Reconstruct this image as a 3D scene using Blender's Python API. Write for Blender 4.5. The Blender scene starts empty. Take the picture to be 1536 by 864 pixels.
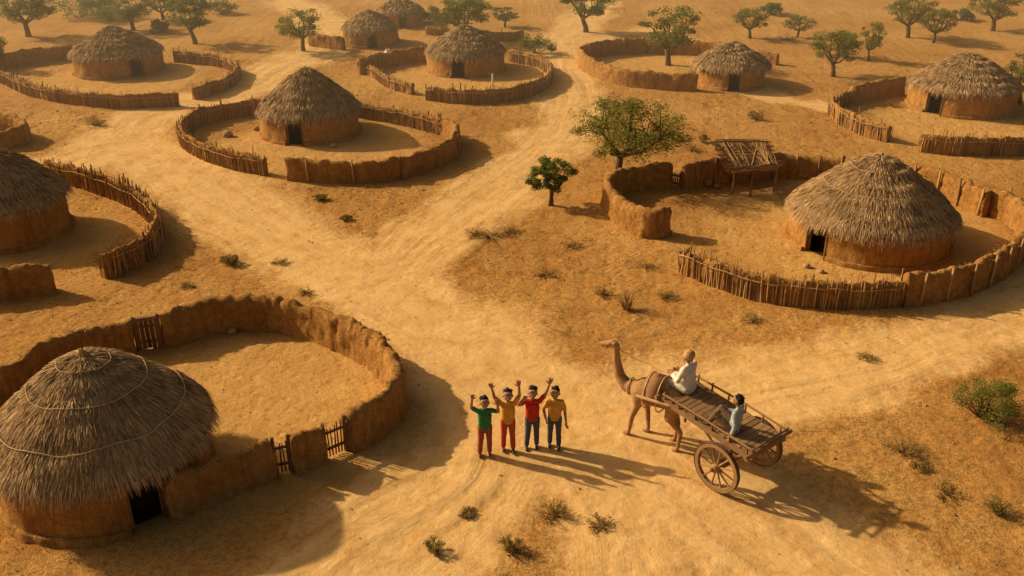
import bpy, math, random
import numpy as np
from mathutils import Vector, Matrix, noise
R=random.Random(7)
H=11.0; P=math.radians(26); F=1400.0
SP,CP=math.sin(P),math.cos(P)
def G(u,v,h=0.0):
    """survey: photo measurement -> point on the ground plane (or a plane at height h), metres"""
    yc=(v-432)/F; xc=(u-768)/F
    z=(H-h)/(SP+yc*CP)
    return Vector((xc*z, z*(CP-yc*SP), h))
def SC(u,v):
    return (F*SP+(v-432)*CP)/H
def HT(u,v,vt):
    Y=G(u,v).y; t=(vt-432)/F
    return H-Y*(t*CP+SP)/(CP-t*SP)
def gh(x,y):
    return 0.07*noise.noise(Vector((x*0.16,y*0.16,3.1)))+0.02*noise.noise(Vector((x*0.7,y*0.7,1.0)))
scene=bpy.context.scene
COL=scene.collection
# ------------------------------------------------------------------ helpers
class MB:
    def __init__(s): s.v=[]; s.f=[]; s.m=[]
    def add(s,vs,fs,mi=0):
        o=len(s.v); s.v.extend([tuple(a) for a in vs])
        for f in fs: s.f.append(tuple(i+o for i in f)); s.m.append(mi)
def empty(name,loc=(0,0,0),rz=0):
    e=bpy.data.objects.new(name,None); e.location=loc; e.rotation_euler=(0,0,rz); e.empty_display_size=0.3
    COL.objects.link(e); return e
def mk(name,mb,mats,parent=None,smooth=True):
    me=bpy.data.meshes.new(name); me.from_pydata(mb.v,[],mb.f)
    if not isinstance(mats,(list,tuple)): mats=[mats]
    for m in mats: me.materials.append(m)
    if len(mats)>1: me.polygons.foreach_set('material_index',mb.m)
    me.polygons.foreach_set('use_smooth',[smooth]*len(me.polygons))
    me.update()
    o=bpy.data.objects.new(name,me); COL.objects.link(o)
    if parent: o.parent=parent
    return o
def frame(d):
    d=d.normalized(); a=Vector((0,0,1)) if abs(d.z)<0.9 else Vector((1,0,0))
    x=d.cross(a).normalized(); y=d.cross(x).normalized(); return x,y
def tube(mb,pts,rad,n=6,mi=0,jit=0.0):
    pts=[Vector(p) for p in pts]; vs=[]; fs=[]
    if not isinstance(rad,(list,tuple)): rad=[rad]*len(pts)
    for i,p in enumerate(pts):
        d=(pts[min(i+1,len(pts)-1)]-pts[max(i-1,0)])
        x,y=frame(d)
        for k in range(n):
            a=2*math.pi*k/n; r=rad[i]*(1+jit*(R.random()-.5))
            vs.append(p+x*(math.cos(a)*r)+y*(math.sin(a)*r))
    for i in range(len(pts)-1):
        for k in range(n):
            fs.append((i*n+k,i*n+(k+1)%n,(i+1)*n+(k+1)%n,(i+1)*n+k))
    fs.append(tuple(range(n-1,-1,-1))); fs.append(tuple((len(pts)-1)*n+k for k in range(n)))
    mb.add(vs,fs,mi)
def box(mb,c,a,b,d,mi=0):
    c,a,b,d=map(Vector,(c,a,b,d))
    vs=[c+a*i+b*j+d*k for i in(-1,1) for j in(-1,1) for k in(-1,1)]
    mb.add(vs,[(0,1,3,2),(4,6,7,5),(0,4,5,1),(2,3,7,6),(0,2,6,4),(1,5,7,3)],mi)
def path(pts,ds=0.15):
    pts=[Vector((p[0],p[1],0)) for p in pts]
    ext=[pts[0]*2-pts[1]]+pts+[pts[-1]*2-pts[-2]]
    out=[]
    for i in range(1,len(ext)-2):
        p0,p1,p2,p3=ext[i-1:i+3]
        for k in range(24):
            t=k/24
            out.append(0.5*((2*p1)+(p2-p0)*t+(2*p0-5*p1+4*p2-p3)*t*t+(3*p1-p0-3*p2+p3)*t**3))
    out.append(pts[-1])
    res=[out[0]]; acc=0
    for a,b in zip(out,out[1:]):
        L=(b-a).length
        while acc+L>=ds:
            t=(ds-acc)/L; a=a+(b-a)*t; res.append(a.copy()); L=(b-a).length; acc=0
        acc+=L
    if (res[-1]-pts[-1]).length>ds*0.4: res.append(pts[-1])
    return res
# ------------------------------------------------------------------ materials
def newmat(name,rough=0.9,spec=0.15):
    m=bpy.data.materials.new(name); m.use_nodes=True
    nt=m.node_tree; b=nt.nodes['Principled BSDF']
    b.inputs['Roughness'].default_value=rough
    b.inputs['Specular IOR Level'].default_value=spec
    return m,nt,b
def N(nt,t,**kw):
    n=nt.nodes.new(t)
    for k,v in kw.items(): setattr(n,k,v)
    return n
def noi(nt,vec,scale,detail=5,rough=0.6,dist=0.0):
    n=N(nt,'ShaderNodeTexNoise'); n.inputs['Scale'].default_value=scale; n.inputs['Detail'].default_value=detail
    n.inputs['Roughness'].default_value=rough; n.inputs['Distortion'].default_value=dist
    if vec is not None: nt.links.new(vec,n.inputs['Vector'])
    return n.outputs['Fac']
def ramp(nt,fac,stops):
    n=N(nt,'ShaderNodeValToRGB'); e=n.color_ramp.elements
    while len(e)<len(stops): e.new(0.5)
    for i,(p,c) in enumerate(stops):
        e[i].position=p; e[i].color=(c[0],c[1],c[2],1) if isinstance(c,(tuple,list)) else (c,c,c,1)
    nt.links.new(fac,n.inputs[0]); return n.outputs[0]
def mix(nt,fac,a,b,mode='MIX'):
    n=N(nt,'ShaderNodeMix',data_type='RGBA',blend_type=mode)
    for sock,val in ((n.inputs[0],fac),(n.inputs[6],a),(n.inputs[7],b)):
        if isinstance(val,(int,float)): sock.default_value=val
        elif isinstance(val,tuple): sock.default_value=(val[0],val[1],val[2],1)
        else: nt.links.new(val,sock)
    return n.outputs[2]
def mth(nt,op,a,b=None):
    n=N(nt,'ShaderNodeMath',operation=op)
    for i,val in enumerate((a,b)):
        if val is None: continue
        if isinstance(val,(int,float)): n.inputs[i].default_value=val
        else: nt.links.new(val,n.inputs[i])
    return n.outputs[0]
def bump(nt,b,h,strength,dist=0.02,prev=None):
    n=N(nt,'ShaderNodeBump'); n.inputs['Distance'].default_value=dist
    if isinstance(strength,(int,float)): n.inputs['Strength'].default_value=strength
    else: nt.links.new(strength,n.inputs['Strength'])
    nt.links.new(h,n.inputs['Height'])
    if prev is not None: nt.links.new(prev,n.inputs['Normal'])
    nt.links.new(n.outputs[0],b.inputs['Normal']); return n.outputs[0]
def simple(name,c1,c2,scale=8,rough=0.85,island=0.0,stretch=None,bs=0.3,bd=0.01,spec=0.15):
    m,nt,b=newmat(name,rough,spec)
    pos=N(nt,'ShaderNodeNewGeometry')
    tc=N(nt,'ShaderNodeTexCoord')
    vec=tc.outputs['Object']
    if stretch:
        mp=N(nt,'ShaderNodeMapping'); mp.inputs['Scale'].default_value=stretch
        nt.links.new(vec,mp.inputs['Vector']); vec=mp.outputs[0]
    f=noi(nt,vec,scale)
    if island>0:
        f=mth(nt,'ADD',mth(nt,'MULTIPLY',f,1-island),mth(nt,'MULTIPLY',pos.outputs['Random Per Island'],island))
    c=ramp(nt,f,[(0.3 if island<0.3 else 0.15,c1),(0.7 if island<0.3 else 0.85,c2)])
    nt.links.new(c,b.inputs['Base Color'])
    if bs>0: bump(nt,b,noi(nt,vec,scale*4),bs,bd)
    return m
def mud_mat(name,dark,light):
    m,nt,b=newmat(name,0.95,0.08)
    g=N(nt,'ShaderNodeNewGeometry'); pos=g.outputs['Position']
    big=noi(nt,pos,0.9,4); mid=noi(nt,pos,5,6,0.7); fine=noi(nt,pos,38,3,0.7)
    c=ramp(nt,mth(nt,'ADD',mth(nt,'MULTIPLY',big,0.4),mth(nt,'MULTIPLY',mid,0.6)),[(0.38,dark),(0.60,light)])
    c=mix(nt,ramp(nt,fine,[(0.35,0.7),(0.55,0.0)]),c,tuple(x*0.45 for x in dark))
    mp=N(nt,'ShaderNodeMapping'); mp.inputs['Scale'].default_value=(7,7,0.8); nt.links.new(pos,mp.inputs['Vector'])
    st=noi(nt,mp.outputs[0],1.0,4,0.6)
    c=mix(nt,ramp(nt,st,[(0.48,0.0),(0.7,0.55)]),c,tuple(x*0.62 for x in dark))
    nt.links.new(c,b.inputs['Base Color'])
    p=bump(nt,b,mid,1.0,0.10); bump(nt,b,fine,0.9,0.025,p)
    return m
M_mud=mud_mat('mud_plaster',(0.36,0.165,0.044),(0.60,0.325,0.10))
M_mud2=mud_mat('mud_hut_wall',(0.40,0.185,0.048),(0.62,0.33,0.095))
M_stick=simple('fence_sticks',(0.15,0.082,0.034),(0.54,0.33,0.145),9,0.9,0.6,None,0.4,0.01)
m,nt,b=newmat('thatch_straw',0.85,0.12)
g=N(nt,'ShaderNodeNewGeometry'); pt=noi(nt,g.outputs['Position'],1.6,4,0.65)
f=mth(nt,'ADD',mth(nt,'MULTIPLY',pt,0.5),mth(nt,'MULTIPLY',g.outputs['Random Per Island'],0.5))
nt.links.new(ramp(nt,f,[(0.2,(0.15,0.088,0.04)),(0.48,(0.41,0.262,0.132)),(0.8,(0.68,0.465,0.245))]),b.inputs['Base Color']); M_thatch=m
M_thatchb=simple('thatch_base',(0.14,0.08,0.035),(0.30,0.185,0.085),22,0.95,0,None,0.8,0.03)
M_rope=simple('straw_rope',(0.42,0.28,0.13),(0.64,0.45,0.23),30)
M_wood=simple('weathered_wood',(0.10,0.05,0.022),(0.28,0.155,0.07),6,0.75,0.4,(1,1,1),0.5,0.008)
M_cartwood=simple('cart_wood',(0.13,0.07,0.032),(0.42,0.25,0.12),7,0.75,0.5,None,0.5,0.006)
M_iron=simple('iron_tyre',(0.05,0.04,0.035),(0.16,0.10,0.06),20,0.6)
M_bark=simple('bark',(0.07,0.04,0.022),(0.2,0.12,0.065),16,0.95,0,(1,1,0.4),0.8,0.02)
M_inner=simple('hut_interior_shade',(0.04,0.022,0.01),(0.06,0.035,0.015),5)  # near-black colour stands in for the shade inside the huts
M_clay=simple('clay_pot',(0.28,0.12,0.05),(0.42,0.2,0.09),9,0.7)
M_stone=simple('stone',(0.26,0.16,0.08),(0.46,0.31,0.16),6,0.9,0.3)
M_dry=simple('dry_grass',(0.17,0.10,0.03),(0.42,0.27,0.09),2,0.9,0.7,None,0)
def leafmat(name,c1,c2,tl=.35):
    m,nt,b=newmat(name,0.6,0.2)
    g=N(nt,'ShaderNodeNewGeometry'); f=noi(nt,g.outputs['Position'],1.6,2)
    f=mth(nt,'ADD',mth(nt,'MULTIPLY',f,0.5),mth(nt,'MULTIPLY',g.outputs['Random Per Island'],0.5))
    c=ramp(nt,f,[(0.2,c1),(0.8,c2)]); nt.links.new(c,b.inputs['Base Color'])
    tr=N(nt,'ShaderNodeBsdfTranslucent'); nt.links.new(mix(nt,1.0,c,(1.5,1.5,0.6),'MULTIPLY'),tr.inputs['Color'])
    ms=N(nt,'ShaderNodeMixShader'); ms.inputs[0].default_value=tl
    nt.links.new(b.outputs[0],ms.inputs[1]); nt.links.new(tr.outputs[0],ms.inputs[2])
    nt.links.new(ms.outputs[0],nt.nodes['Material Output'].inputs['Surface'])
    return m
M_leaf=leafmat('acacia_leaves',(0.075,0.095,0.018),(0.25,0.24,0.055),.35)
M_leafd=leafmat('dense_leaves',(0.05,0.08,0.016),(0.17,0.19,0.04),.33)
M_leafdry=leafmat('dry_leaves',(0.13,0.09,0.028),(0.34,0.235,0.075),.3)
M_leafol=leafmat('olive_leaves',(0.10,0.09,0.022),(0.27,0.22,0.06),.3)
# ------------------------------------------------------------------ ground
roads=[
 ([(-60,300),(60,262),(150,228),(200,222),(270,262),(360,325),(480,385),(600,450),(720,530),(850,620),(980,710),(1120,800),(1280,900),(1400,980)],1.85),
 ([(190,225),(185,195),(225,168),(300,150),(370,130),(420,100),(470,82),(500,60),(480,30),(430,0)],1.7),
 ([(560,420),(640,360),(710,310),(790,245),(845,190),(862,150),(850,110),(845,70),(870,35),(900,5)],1.5),
 ([(860,640),(960,610),(1100,590),(1250,560),(1400,510),(1536,460),(1640,430)],1.45),
 ([(700,560),(740,640),(720,720),(620,800),(500,880),(420,960)],1.5),
 ([(650,470),(820,600),(900,720),(940,800),(960,900)],1.3),
 ([(880,60),(1000,50),(1150,140),(1240,160)],0.9),
]
yards=[((400,610),3.6),((1290,350),5.0),((478,222),4.4),((180,120),4.2),((700,122),4.2),((980,105),4.2),((1430,190),3.6),((60,360),2.6)]
def growth(a,b,s0,g):
    o=[]; x=a; s=s0
    while x<b: x+=s; s*=g; o.append(x)
    return o
xs=list(np.arange(-28,28.01,0.08)); ro=growth(28,700,0.15,1.13)
xs=[-x for x in reversed(ro)]+xs+ro
ys=[9.0]; 
while ys[-1]<48: ys.append(ys[-1]+0.065+0.0055*(ys[-1]-9))
ys+=growth(ys[-1],900,0.34,1.06)
ys=[9-(y) for y in reversed(growth(0,80,0.12,1.15))]+ys
xs=np.array(xs); ys=np.array(ys); nx,ny=len(xs),len(ys)
X,Y=np.meshgrid(xs,ys); X=X.ravel(); Y=Y.ravel()
nz1=np.array([noise.noise(Vector((x*0.5,y*0.5,7))) for x,y in zip(X,Y)])
Z=np.array([gh(x,y) for x,y in zip(X,Y)])
mask=np.zeros(len(X)); across=np.zeros(len(X)); along=np.zeros(len(X)); second=np.zeros(len(X))
near=(np.abs(X)<60)&(Y<90)&(Y>0); idx=np.where(near)[0]
for ri,(px,hw) in enumerate(roads):
    pl=path([G(u,max(v,-30)) for u,v in px],0.8); A=np.array([(p.x,p.y) for p in pl])
    best=np.full(len(idx),1e9); sg=np.zeros(len(idx)); al=np.zeros(len(idx))
    xx=X[idx]; yy=Y[idx]; L=0
    for i in range(len(A)-1):
        a=A[i]; d=A[i+1]-a; l=np.hypot(*d); d=d/l
        t=np.clip((xx-a[0])*d[0]+(yy-a[1])*d[1],0,l)
        ex=xx-a[0]-t*d[0]; ey=yy-a[1]-t*d[1]; dd=np.hypot(ex,ey)
        m=dd<best; best[m]=dd[m]; sg[m]=(dd*np.sign(ex*d[1]-ey*d[0]))[m]; al[m]=(L+t)[m]; L+=l
    e=best+nz1[idx]*0.9
    w=1-np.clip((e-hw*0.55)/(hw*0.85),0,1); w=w*w*(3-2*w)
    old=mask[idx]; second[idx]=np.maximum(second[idx],np.minimum(w,old))
    up=w>old; j=idx[up]; mask[j]=w[up]; across[j]=sg[up]+ri*9.3; along[j]=al[up]
# single-track share: ruts fade out where two tracks merge and the sand is churned
lone=np.clip((mask-second)/0.5,0,1)
yard=np.zeros(len(X))
for (u,v),r in yards:
    c=G(u,v); d=np.hypot(X-c.x,Y-c.y)+nz1*0.6
    yard=np.maximum(yard,np.clip((r-d)/0.8,0,1))
wob=np.array([noise.noise(Vector((x*0.4,y*0.4,11))) for x,y in zip(X[idx],Y[idx])])
across[idx]+=wob*0.35
rut=np.array([noise.noise(Vector((a*1.9,l*0.13,2)))+.6*noise.noise(Vector((a*4.4,l*0.3,8))) for a,l in zip(across[idx],along[idx])])
Z[idx]+=mask[idx]*(rut*0.024*(.25+.75*lone[idx])-0.015)
off=np.array([noise.noise(Vector((x*2.3,y*2.3,5)))+0.6*noise.noise(Vector((x*4.9,y*4.9,5))) for x,y in zip(X[idx],Y[idx])])
Z[idx]+=(1-mask[idx]*.6)*(1-yard[idx]*0.4)*off*0.027
co=np.stack([X,Y,Z],1)
ii,jj=np.meshgrid(np.arange(ny-1),np.arange(nx-1),indexing='ij'); a=(ii*nx+jj).ravel()
quads=np.stack([a,a+1,a+nx+1,a+nx],1)
def npmesh(name,co,quads,mat,attrs):
    me=bpy.data.meshes.new(name); me.vertices.add(len(co)); me.vertices.foreach_set('co',co.astype(np.float32).ravel())
    me.loops.add(len(quads)*4); me.loops.foreach_set('vertex_index',quads.astype(np.int32).ravel())
    me.polygons.add(len(quads)); me.polygons.foreach_set('loop_start',np.arange(0,len(quads)*4,4,dtype=np.int32))
    me.polygons.foreach_set('use_smooth',np.ones(len(quads),dtype=bool))
    me.update(); me.validate()
    for k,val in attrs.items():
        at=me.attributes.new(k,'FLOAT','POINT'); at.data.foreach_set('value',val.astype(np.float32))
    me.materials.append(mat); o=bpy.data.objects.new(name,me); COL.objects.link(o); return o
m,nt,b=newmat('sandy_soil',0.97,0.05)
g=N(nt,'ShaderNodeNewGeometry'); pos=g.outputs['Position']
def attr(n_):
    x=N(nt,'ShaderNodeAttribute'); x.attribute_name=n_; return x.outputs['Fac']
rd=attr('road'); yd=attr('yard'); ac=attr('across'); alg=attr('along'); ln=attr('lone')
cmb=N(nt,'ShaderNodeCombineXYZ'); nt.links.new(mth(nt,'MULTIPLY',ac,2.8),cmb.inputs[0]); nt.links.new(mth(nt,'MULTIPLY',alg,0.2),cmb.inputs[1])
streak0=noi(nt,cmb.outputs[0],1.0,6,0.62,.3)
n_big=noi(nt,pos,0.22,4,0.55); n_mid=noi(nt,pos,1.3,7,0.7,0.4); n_f=noi(nt,pos,9,6,0.78); n_ff=noi(nt,pos,42,3,0.7)
streak=mth(nt,'ADD',0.5,mth(nt,'MULTIPLY',mth(nt,'SUBTRACT',streak0,0.5),mth(nt,'ADD',0.2,mth(nt,'MULTIPLY',ln,0.8))))
vo=N(nt,'ShaderNodeTexVoronoi'); vo.feature='SMOOTH_F1'; vo.inputs['Scale'].default_value=3.3; nt.links.new(pos,vo.inputs['Vector'])
foot=ramp(nt,vo.outputs['Distance'],[(0.08,0.0),(0.34,1.0)])
soil=ramp(nt,mth(nt,'ADD',mth(nt,'MULTIPLY',n_big,0.4),mth(nt,'MULTIPLY',n_mid,0.6)),[(0.38,(0.40,0.185,0.05)),(0.5,(0.56,0.295,0.086)),(0.62,(0.70,0.405,0.136))])
soil=mix(nt,ramp(nt,n_f,[(0.38,0.7),(0.53,0.0)]),soil,(0.28,0.13,0.036))
soil=mix(nt,ramp(nt,mth(nt,'MULTIPLY',n_ff,mth(nt,'ADD',n_mid,0.5)),[(0.52,0.0),(0.62,0.75)]),soil,(0.20,0.105,0.032))
yardc=ramp(nt,n_mid,[(0.3,(0.56,0.31,0.096)),(0.7,(0.71,0.425,0.15))])
yardc=mix(nt,ramp(nt,n_f,[(0.35,0.45),(0.5,0.0)]),yardc,(0.37,0.19,0.06))
roadc=ramp(nt,mth(nt,'ADD',mth(nt,'MULTIPLY',streak,0.38),mth(nt,'MULTIPLY',n_mid,0.62)),[(0.38,(0.59,0.345,0.125)),(0.5,(0.71,0.445,0.182)),(0.62,(0.78,0.515,0.235))])
roadc=mix(nt,ramp(nt,n_f,[(0.34,0.4),(0.5,0.0)]),roadc,(0.47,0.265,0.09))
c=mix(nt,mth(nt,'MULTIPLY',yd,0.75),soil,yardc)
edge=mth(nt,'ADD',rd,mth(nt,'MULTIPLY',mth(nt,'SUBTRACT',n_f,0.5),0.9))
edge=mth(nt,'ADD',edge,mth(nt,'MULTIPLY',mth(nt,'SUBTRACT',n_mid,0.5),0.9))
edge=mth(nt,'ADD',edge,mth(nt,'MULTIPLY',mth(nt,'SUBTRACT',streak,0.5),0.8))
edge=ramp(nt,edge,[(0.08,0.0),(0.9,0.95)])
edge=mth(nt,'MULTIPLY',edge,ramp(nt,rd,[(0.0,0.0),(0.15,1.0)]))
c=mix(nt,edge,c,roadc)
nt.links.new(c,b.inputs['Base Color'])
inv=mth(nt,'SUBTRACT',1.0,mth(nt,'MULTIPLY',rd,0.5))
p1=bump(nt,b,n_mid,mth(nt,'MULTIPLY',inv,0.65),0.11); p2=bump(nt,b,n_f,mth(nt,'MULTIPLY',inv,0.85),0.055,p1); p3=bump(nt,b,n_ff,0.55,0.013,p2)
p4=bump(nt,b,foot,mth(nt,'MULTIPLY',inv,0.45),0.045,p3)
sm=mth(nt,'MULTIPLY',streak,rd); bump(nt,b,sm,0.45,0.07,p4)
M_soil=m
attrs={'road':mask,'yard':yard,'across':across,'along':along,'lone':lone}
npmesh('ground',co,quads,M_soil,attrs)
rq=quads[(mask[quads]>0.01).all(1)]
used=np.unique(rq); remap=np.full(len(co),-1); remap[used]=np.arange(len(used))
co2=co[used].copy(); co2[:,2]+=0.005
npmesh('dirt_road',co2,remap[rq],M_soil,{k:v[used] for k,v in attrs.items()})
def gz(x,y):
    i=np.searchsorted(xs,x)-1; j=np.searchsorted(ys,y)-1
    i=min(max(i,0),nx-2); j=min(max(j,0),ny-2)
    return float(Z[j*nx+i])
def rmask(x,y):
    i=min(max(np.searchsorted(xs,x)-1,0),nx-1); j=min(max(np.searchsorted(ys,y)-1,0),ny-1)
    return float(mask[j*nx+i]),float(yard[j*nx+i])
# ------------------------------------------------------------------ walls
def wall(mb,pl,t,hf,seed=0,rough=1.0,mi=0,topn=0.09):
    prof=[(-.68,-.15),(-.6,.08),(-.55,.25),(-.53,.42),(-.5,.58),(-.48,.75),(-.42,.9),(-.24,1.0),(0,1.02),(.24,1.0),(.42,.9),(.48,.75),(.5,.58),(.53,.42),(.55,.25),(.6,.08),(.68,-.15)]
    n=len(prof); vs=[]; fs=[]
    for i,p in enumerate(pl):
        d=(pl[min(i+1,len(pl)-1)]-pl[max(i-1,0)]).normalized(); nn=Vector((d.y,-d.x,0))
        h=hf(i/(len(pl)-1)) if callable(hf) else hf
        h+=topn*(noise.noise(Vector((p.x*1.3,p.y*1.3,seed)))+0.6*noise.noise(Vector((p.x*4.3,p.y*4.3,seed)))+.45*noise.noise(Vector((p.x*9.3,p.y*9.3,seed))))
        z0=gz(p.x,p.y)
        for o,z in prof:
            q=p+nn*(o*t); q.z=z0+z*h
            nv=noise.noise_vector(q*2.2+Vector((seed,0,0)))*0.06+noise.noise_vector(q*6.5)*0.045+noise.noise_vector(q*15)*0.025
            if z<0: nv*=0
            q=q+nv*rough; vs.append(q)
    for i in range(len(pl)-1):
        for k in range(n-1):
            fs.append((i*n+k,(i+1)*n+k,(i+1)*n+k+1,i*n+k+1))
    fs.append(tuple(range(n))); e=(len(pl)-1)*n; fs.append(tuple(e+k for k in range(n-1,-1,-1)))
    mb.add(vs,fs,mi)
def mud_wall(px,h=0.8,t=0.3,name='mud_wall',posts=0,topsticks=.7,ds=.06):
    e=empty(name)
    if px[0][1]<300: ds=.1
    pl=path([G(u,v) for u,v in px],ds)
    mb=MB(); wall(mb,pl,t,h,R.random()*50)
    mk('mud_body',mb,M_mud,e)
    mb=MB(); posts=int(posts*.09/ds)
    for i,p in enumerate(pl):
        if posts and i%posts==posts//2:
            z0=gz(p.x,p.y); d=(pl[min(i+1,len(pl)-1)]-pl[max(i-1,0)]).normalized(); nn=Vector((d.y,-d.x,0))
            q=p+nn*(t*.6)+Vector((0,0,z0-.1)); tube(mb,[q,q+Vector((R.uniform(-.05,.05),R.uniform(-.05,.05),h*1.22))],[.045,.03],6)
        for _ in range(2):
            if R.random()>topsticks*ds/.09: continue
            z0=gz(p.x,p.y); a=R.uniform(0,6.28); L=R.uniform(.05,.16)
            q=p+Vector((R.uniform(-.13,.13),R.uniform(-.13,.13),z0+h*R.uniform(.93,1.0)))
            tube(mb,[q,q+Vector((math.cos(a)*L,math.sin(a)*L,R.uniform(-.03,.06)))],[.008,.004],4)
        if R.random()<.3:
            z0=gz(p.x,p.y); a=R.uniform(0,6.28); q=p+Vector((math.cos(a),math.sin(a),0))*R.uniform(t*.6,t*1.6)+Vector((0,0,z0+.005)); r=R.uniform(.012,.035)
            mb.add([q+Vector((r,0,0)),q+Vector((0,r,0)),q-Vector((r,0,0)),q-Vector((0,r,0)),q+Vector((0,0,r*.8))],[(0,1,4),(1,2,4),(2,3,4),(3,0,4)])
    mk('posts_and_straw',mb,M_stick,e)
    return e
def stick_fence(px,h=0.8,sp=0.055,name='stick_fence',core=0.82,rails=True):
    e=empty(name); pl=path([G(u,v) for u,v in px],0.08)
    mb=MB(); wall(mb,pl,0.17,h*core,R.random()*50,0.8,0,0.08); mk('mud_core',mb,M_mud,e)
    mb=MB(); fp=path([G(u,v) for u,v in px],sp)
    for i,p in enumerate(fp):
        d=(fp[min(i+1,len(fp)-1)]-fp[max(i-1,0)]).normalized(); nn=Vector((d.y,-d.x,0)); z0=gz(p.x,p.y)
        hv=1+.12*noise.noise(Vector((p.x*1.1,p.y*1.1,4)))
        gap=noise.noise(Vector((p.x*.9,p.y*.9,14)))>.3
        for s in (1,-1):
            if R.random()<(0.5 if gap else 0.1): continue
            big=R.random()<0.045
            hh=h*hv*(R.uniform(.74,1.08) if not big else R.uniform(1.1,1.32)); r=R.uniform(.012,.028)*(1.5 if big else 1)
            q=p+nn*(s*(.10+R.random()*.025))+d*R.uniform(-.02,.02); q.z=z0-.08
            l=Vector((R.uniform(-.06,.06),R.uniform(-.06,.06),0))
            mid=q+Vector((0,0,hh*.55))+l*.6+Vector((R.uniform(-.02,.02),R.uniform(-.02,.02),0))
            tube(mb,[q,mid,q+Vector((0,0,hh))+l],[r*1.1,r,r*.6],5,0,.3)
    mk('sticks',mb,M_stick,e,False)
    if rails:
        mb=MB()
        for s in (1,-1):
            for hz in (.66,):
                pts=[]
                for i in range(0,len(pl),5):
                    p=pl[i]; d=(pl[min(i+1,len(pl)-1)]-pl[max(i-1,0)]).normalized(); nn=Vector((d.y,-d.x,0))
                    pts.append(p+nn*(s*.145)+Vector((0,0,gz(p.x,p.y)+h*hz+R.uniform(-.04,.04))))
                if len(pts)>1: tube(mb,pts,.012,5)
        mk('tie_rails',mb,M_rope,e)
    return e
# front-left compound
mud_wall([(-150,720),(-80,660),(0,610),(60,572),(120,545),(205,526)],.82,.3)
mud_wall([(246,520),(290,503),(330,494),(400,491),(460,502),(520,524),(568,553),(594,590),(592,625),(560,656),(522,676)],.84,.36)
mud_wall([(487,690),(462,700),(440,708)],.80,.3)
mud_wall([(413,714),(330,745),(252,776)],.82,.28)
def gate(px0,px1,h,kind='plank',name='wooden_gate'):
    a,b_=G(*px0),G(*px1); a.z=gz(a.x,a.y); b_.z=gz(b_.x,b_.y); d=b_-a; L=d.length; d.normalize(); nn=Vector((d.y,-d.x,0)); up=Vector((0,0,1))
    e=empty(name); mb=MB()
    for p in (a,b_): tube(mb,[p-up*.1,p+up*h*1.12],[.045,.035],7,0,.2)
    n=max(3,int(L/(.09 if kind=='plank' else .06)))
    for i in range(n):
        p=a+d*(L*(i+.5)/n)
        if kind=='plank': box(mb,p+up*(h*.5+R.uniform(-.02,.02)),d*(L/n*.46),nn*.015,up*(h*.48))
        else: tube(mb,[p+up*.03,p+d*R.uniform(-.02,.02)+up*(h*R.uniform(.85,1.05))],[.018,.013],5,0,.3)
    for z in (.25,.75): box(mb,(a+b_)/2+up*h*z-nn*.035,d*(L*.5),nn*.015,up*.03)
    if kind=='plank': box(mb,(a+b_)/2+up*(h*1.02),d*(L*.56),nn*.05,up*.04)
    mk('gate_timber',mb,M_wood,e,False)
gate((208,526),(244,521),.8,'plank','wooden_door'); gate((489,690),(520,676),.74,'stick'); gate((415,713),(438,708),.76,'stick')
# right compound
mud_wall([(1000,350),(975,355),(945,344),(920,325),(910,305),(925,291),(960,284),(1004,280)],.85,.34)
mud_wall([(1024,283),(1080,272),(1150,265),(1230,268),(1262,272)],.85,.3,posts=9)
mud_wall([(1320,270),(1370,283),(1430,303),(1478,325)],.85,.3,posts=11)
stick_fence([(1022,405),(1080,430),(1150,450),(1250,461),(1350,458)],.86,.05)
mud_wall([(1352,458),(1440,441),(1500,412),(1532,380),(1535,355),(1515,335),(1485,322)],.86,.3,posts=10,topsticks=1)
gate((1006,280),(1022,283),.55,'stick')
# middle compound
stick_fence([(400,264),(350,254),(305,238),(276,218),(280,198),(310,184),(350,176),(400,172)],.78,.06)
mud_wall([(432,270),(520,273),(590,269),(650,252),(680,235),(684,215),(668,203)],.78,.28,posts=18)
stick_fence([(666,202),(630,192),(590,184),(548,178),(500,172),(440,170)],.78,.08)
# upper-left compound
stick_fence([(-20,116),(0,122),(40,140),(100,155),(180,162),(270,158)],.72,.08)
stick_fence([(292,149),(335,136),(356,120),(352,108),(320,99),(264,93)],.72,.09)
mud_wall([(-60,108),(0,103),(60,94),(112,88)],.75,.28)
# upper-middle compound
stick_fence([(640,150),(700,155),(770,151),(815,135),(826,118),(810,103),(765,92)],.75,.09)
stick_fence([(620,142),(585,132),(565,118),(545,108)],.62,.1); mud_wall([(540,112),(575,100),(636,91)],.75,.28,posts=12)
# upper-right middle compound
mud_wall([(868,96),(885,112),(935,128),(1000,134),(1046,136)],.8,.28)
mud_wall([(868,94),(895,85),(945,80),(1000,80),(1060,84),(1085,88)],.8,.28,posts=16)
mud_wall([(1130,92),(1166,97)],.6,.28)
# far-right compound
stick_fence([(1332,213),(1290,200),(1255,182),(1247,168),(1275,156)],.8,.07)
mud_wall([(1275,156),(1310,148),(1352,142)],.8,.28)
stick_fence([(1377,226),(1440,232),(1536,232),(1620,222)],.82,.07)
# left compound
stick_fence([(72,270),(130,284),(190,305),(226,330),(240,358),(216,392),(158,418)],.86,.055)
mud_wall([(-80,458),(0,448),(84,438)],.85,.3)
mud_wall([(-60,192),(5,196),(34,203),(40,212),(15,221),(-60,230)],.7,.28)
mud_wall([(466,68),(516,74)],.7,.28); stick_fence([(640,52),(700,56),(750,62),(785,60)],.6,.12)
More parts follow.
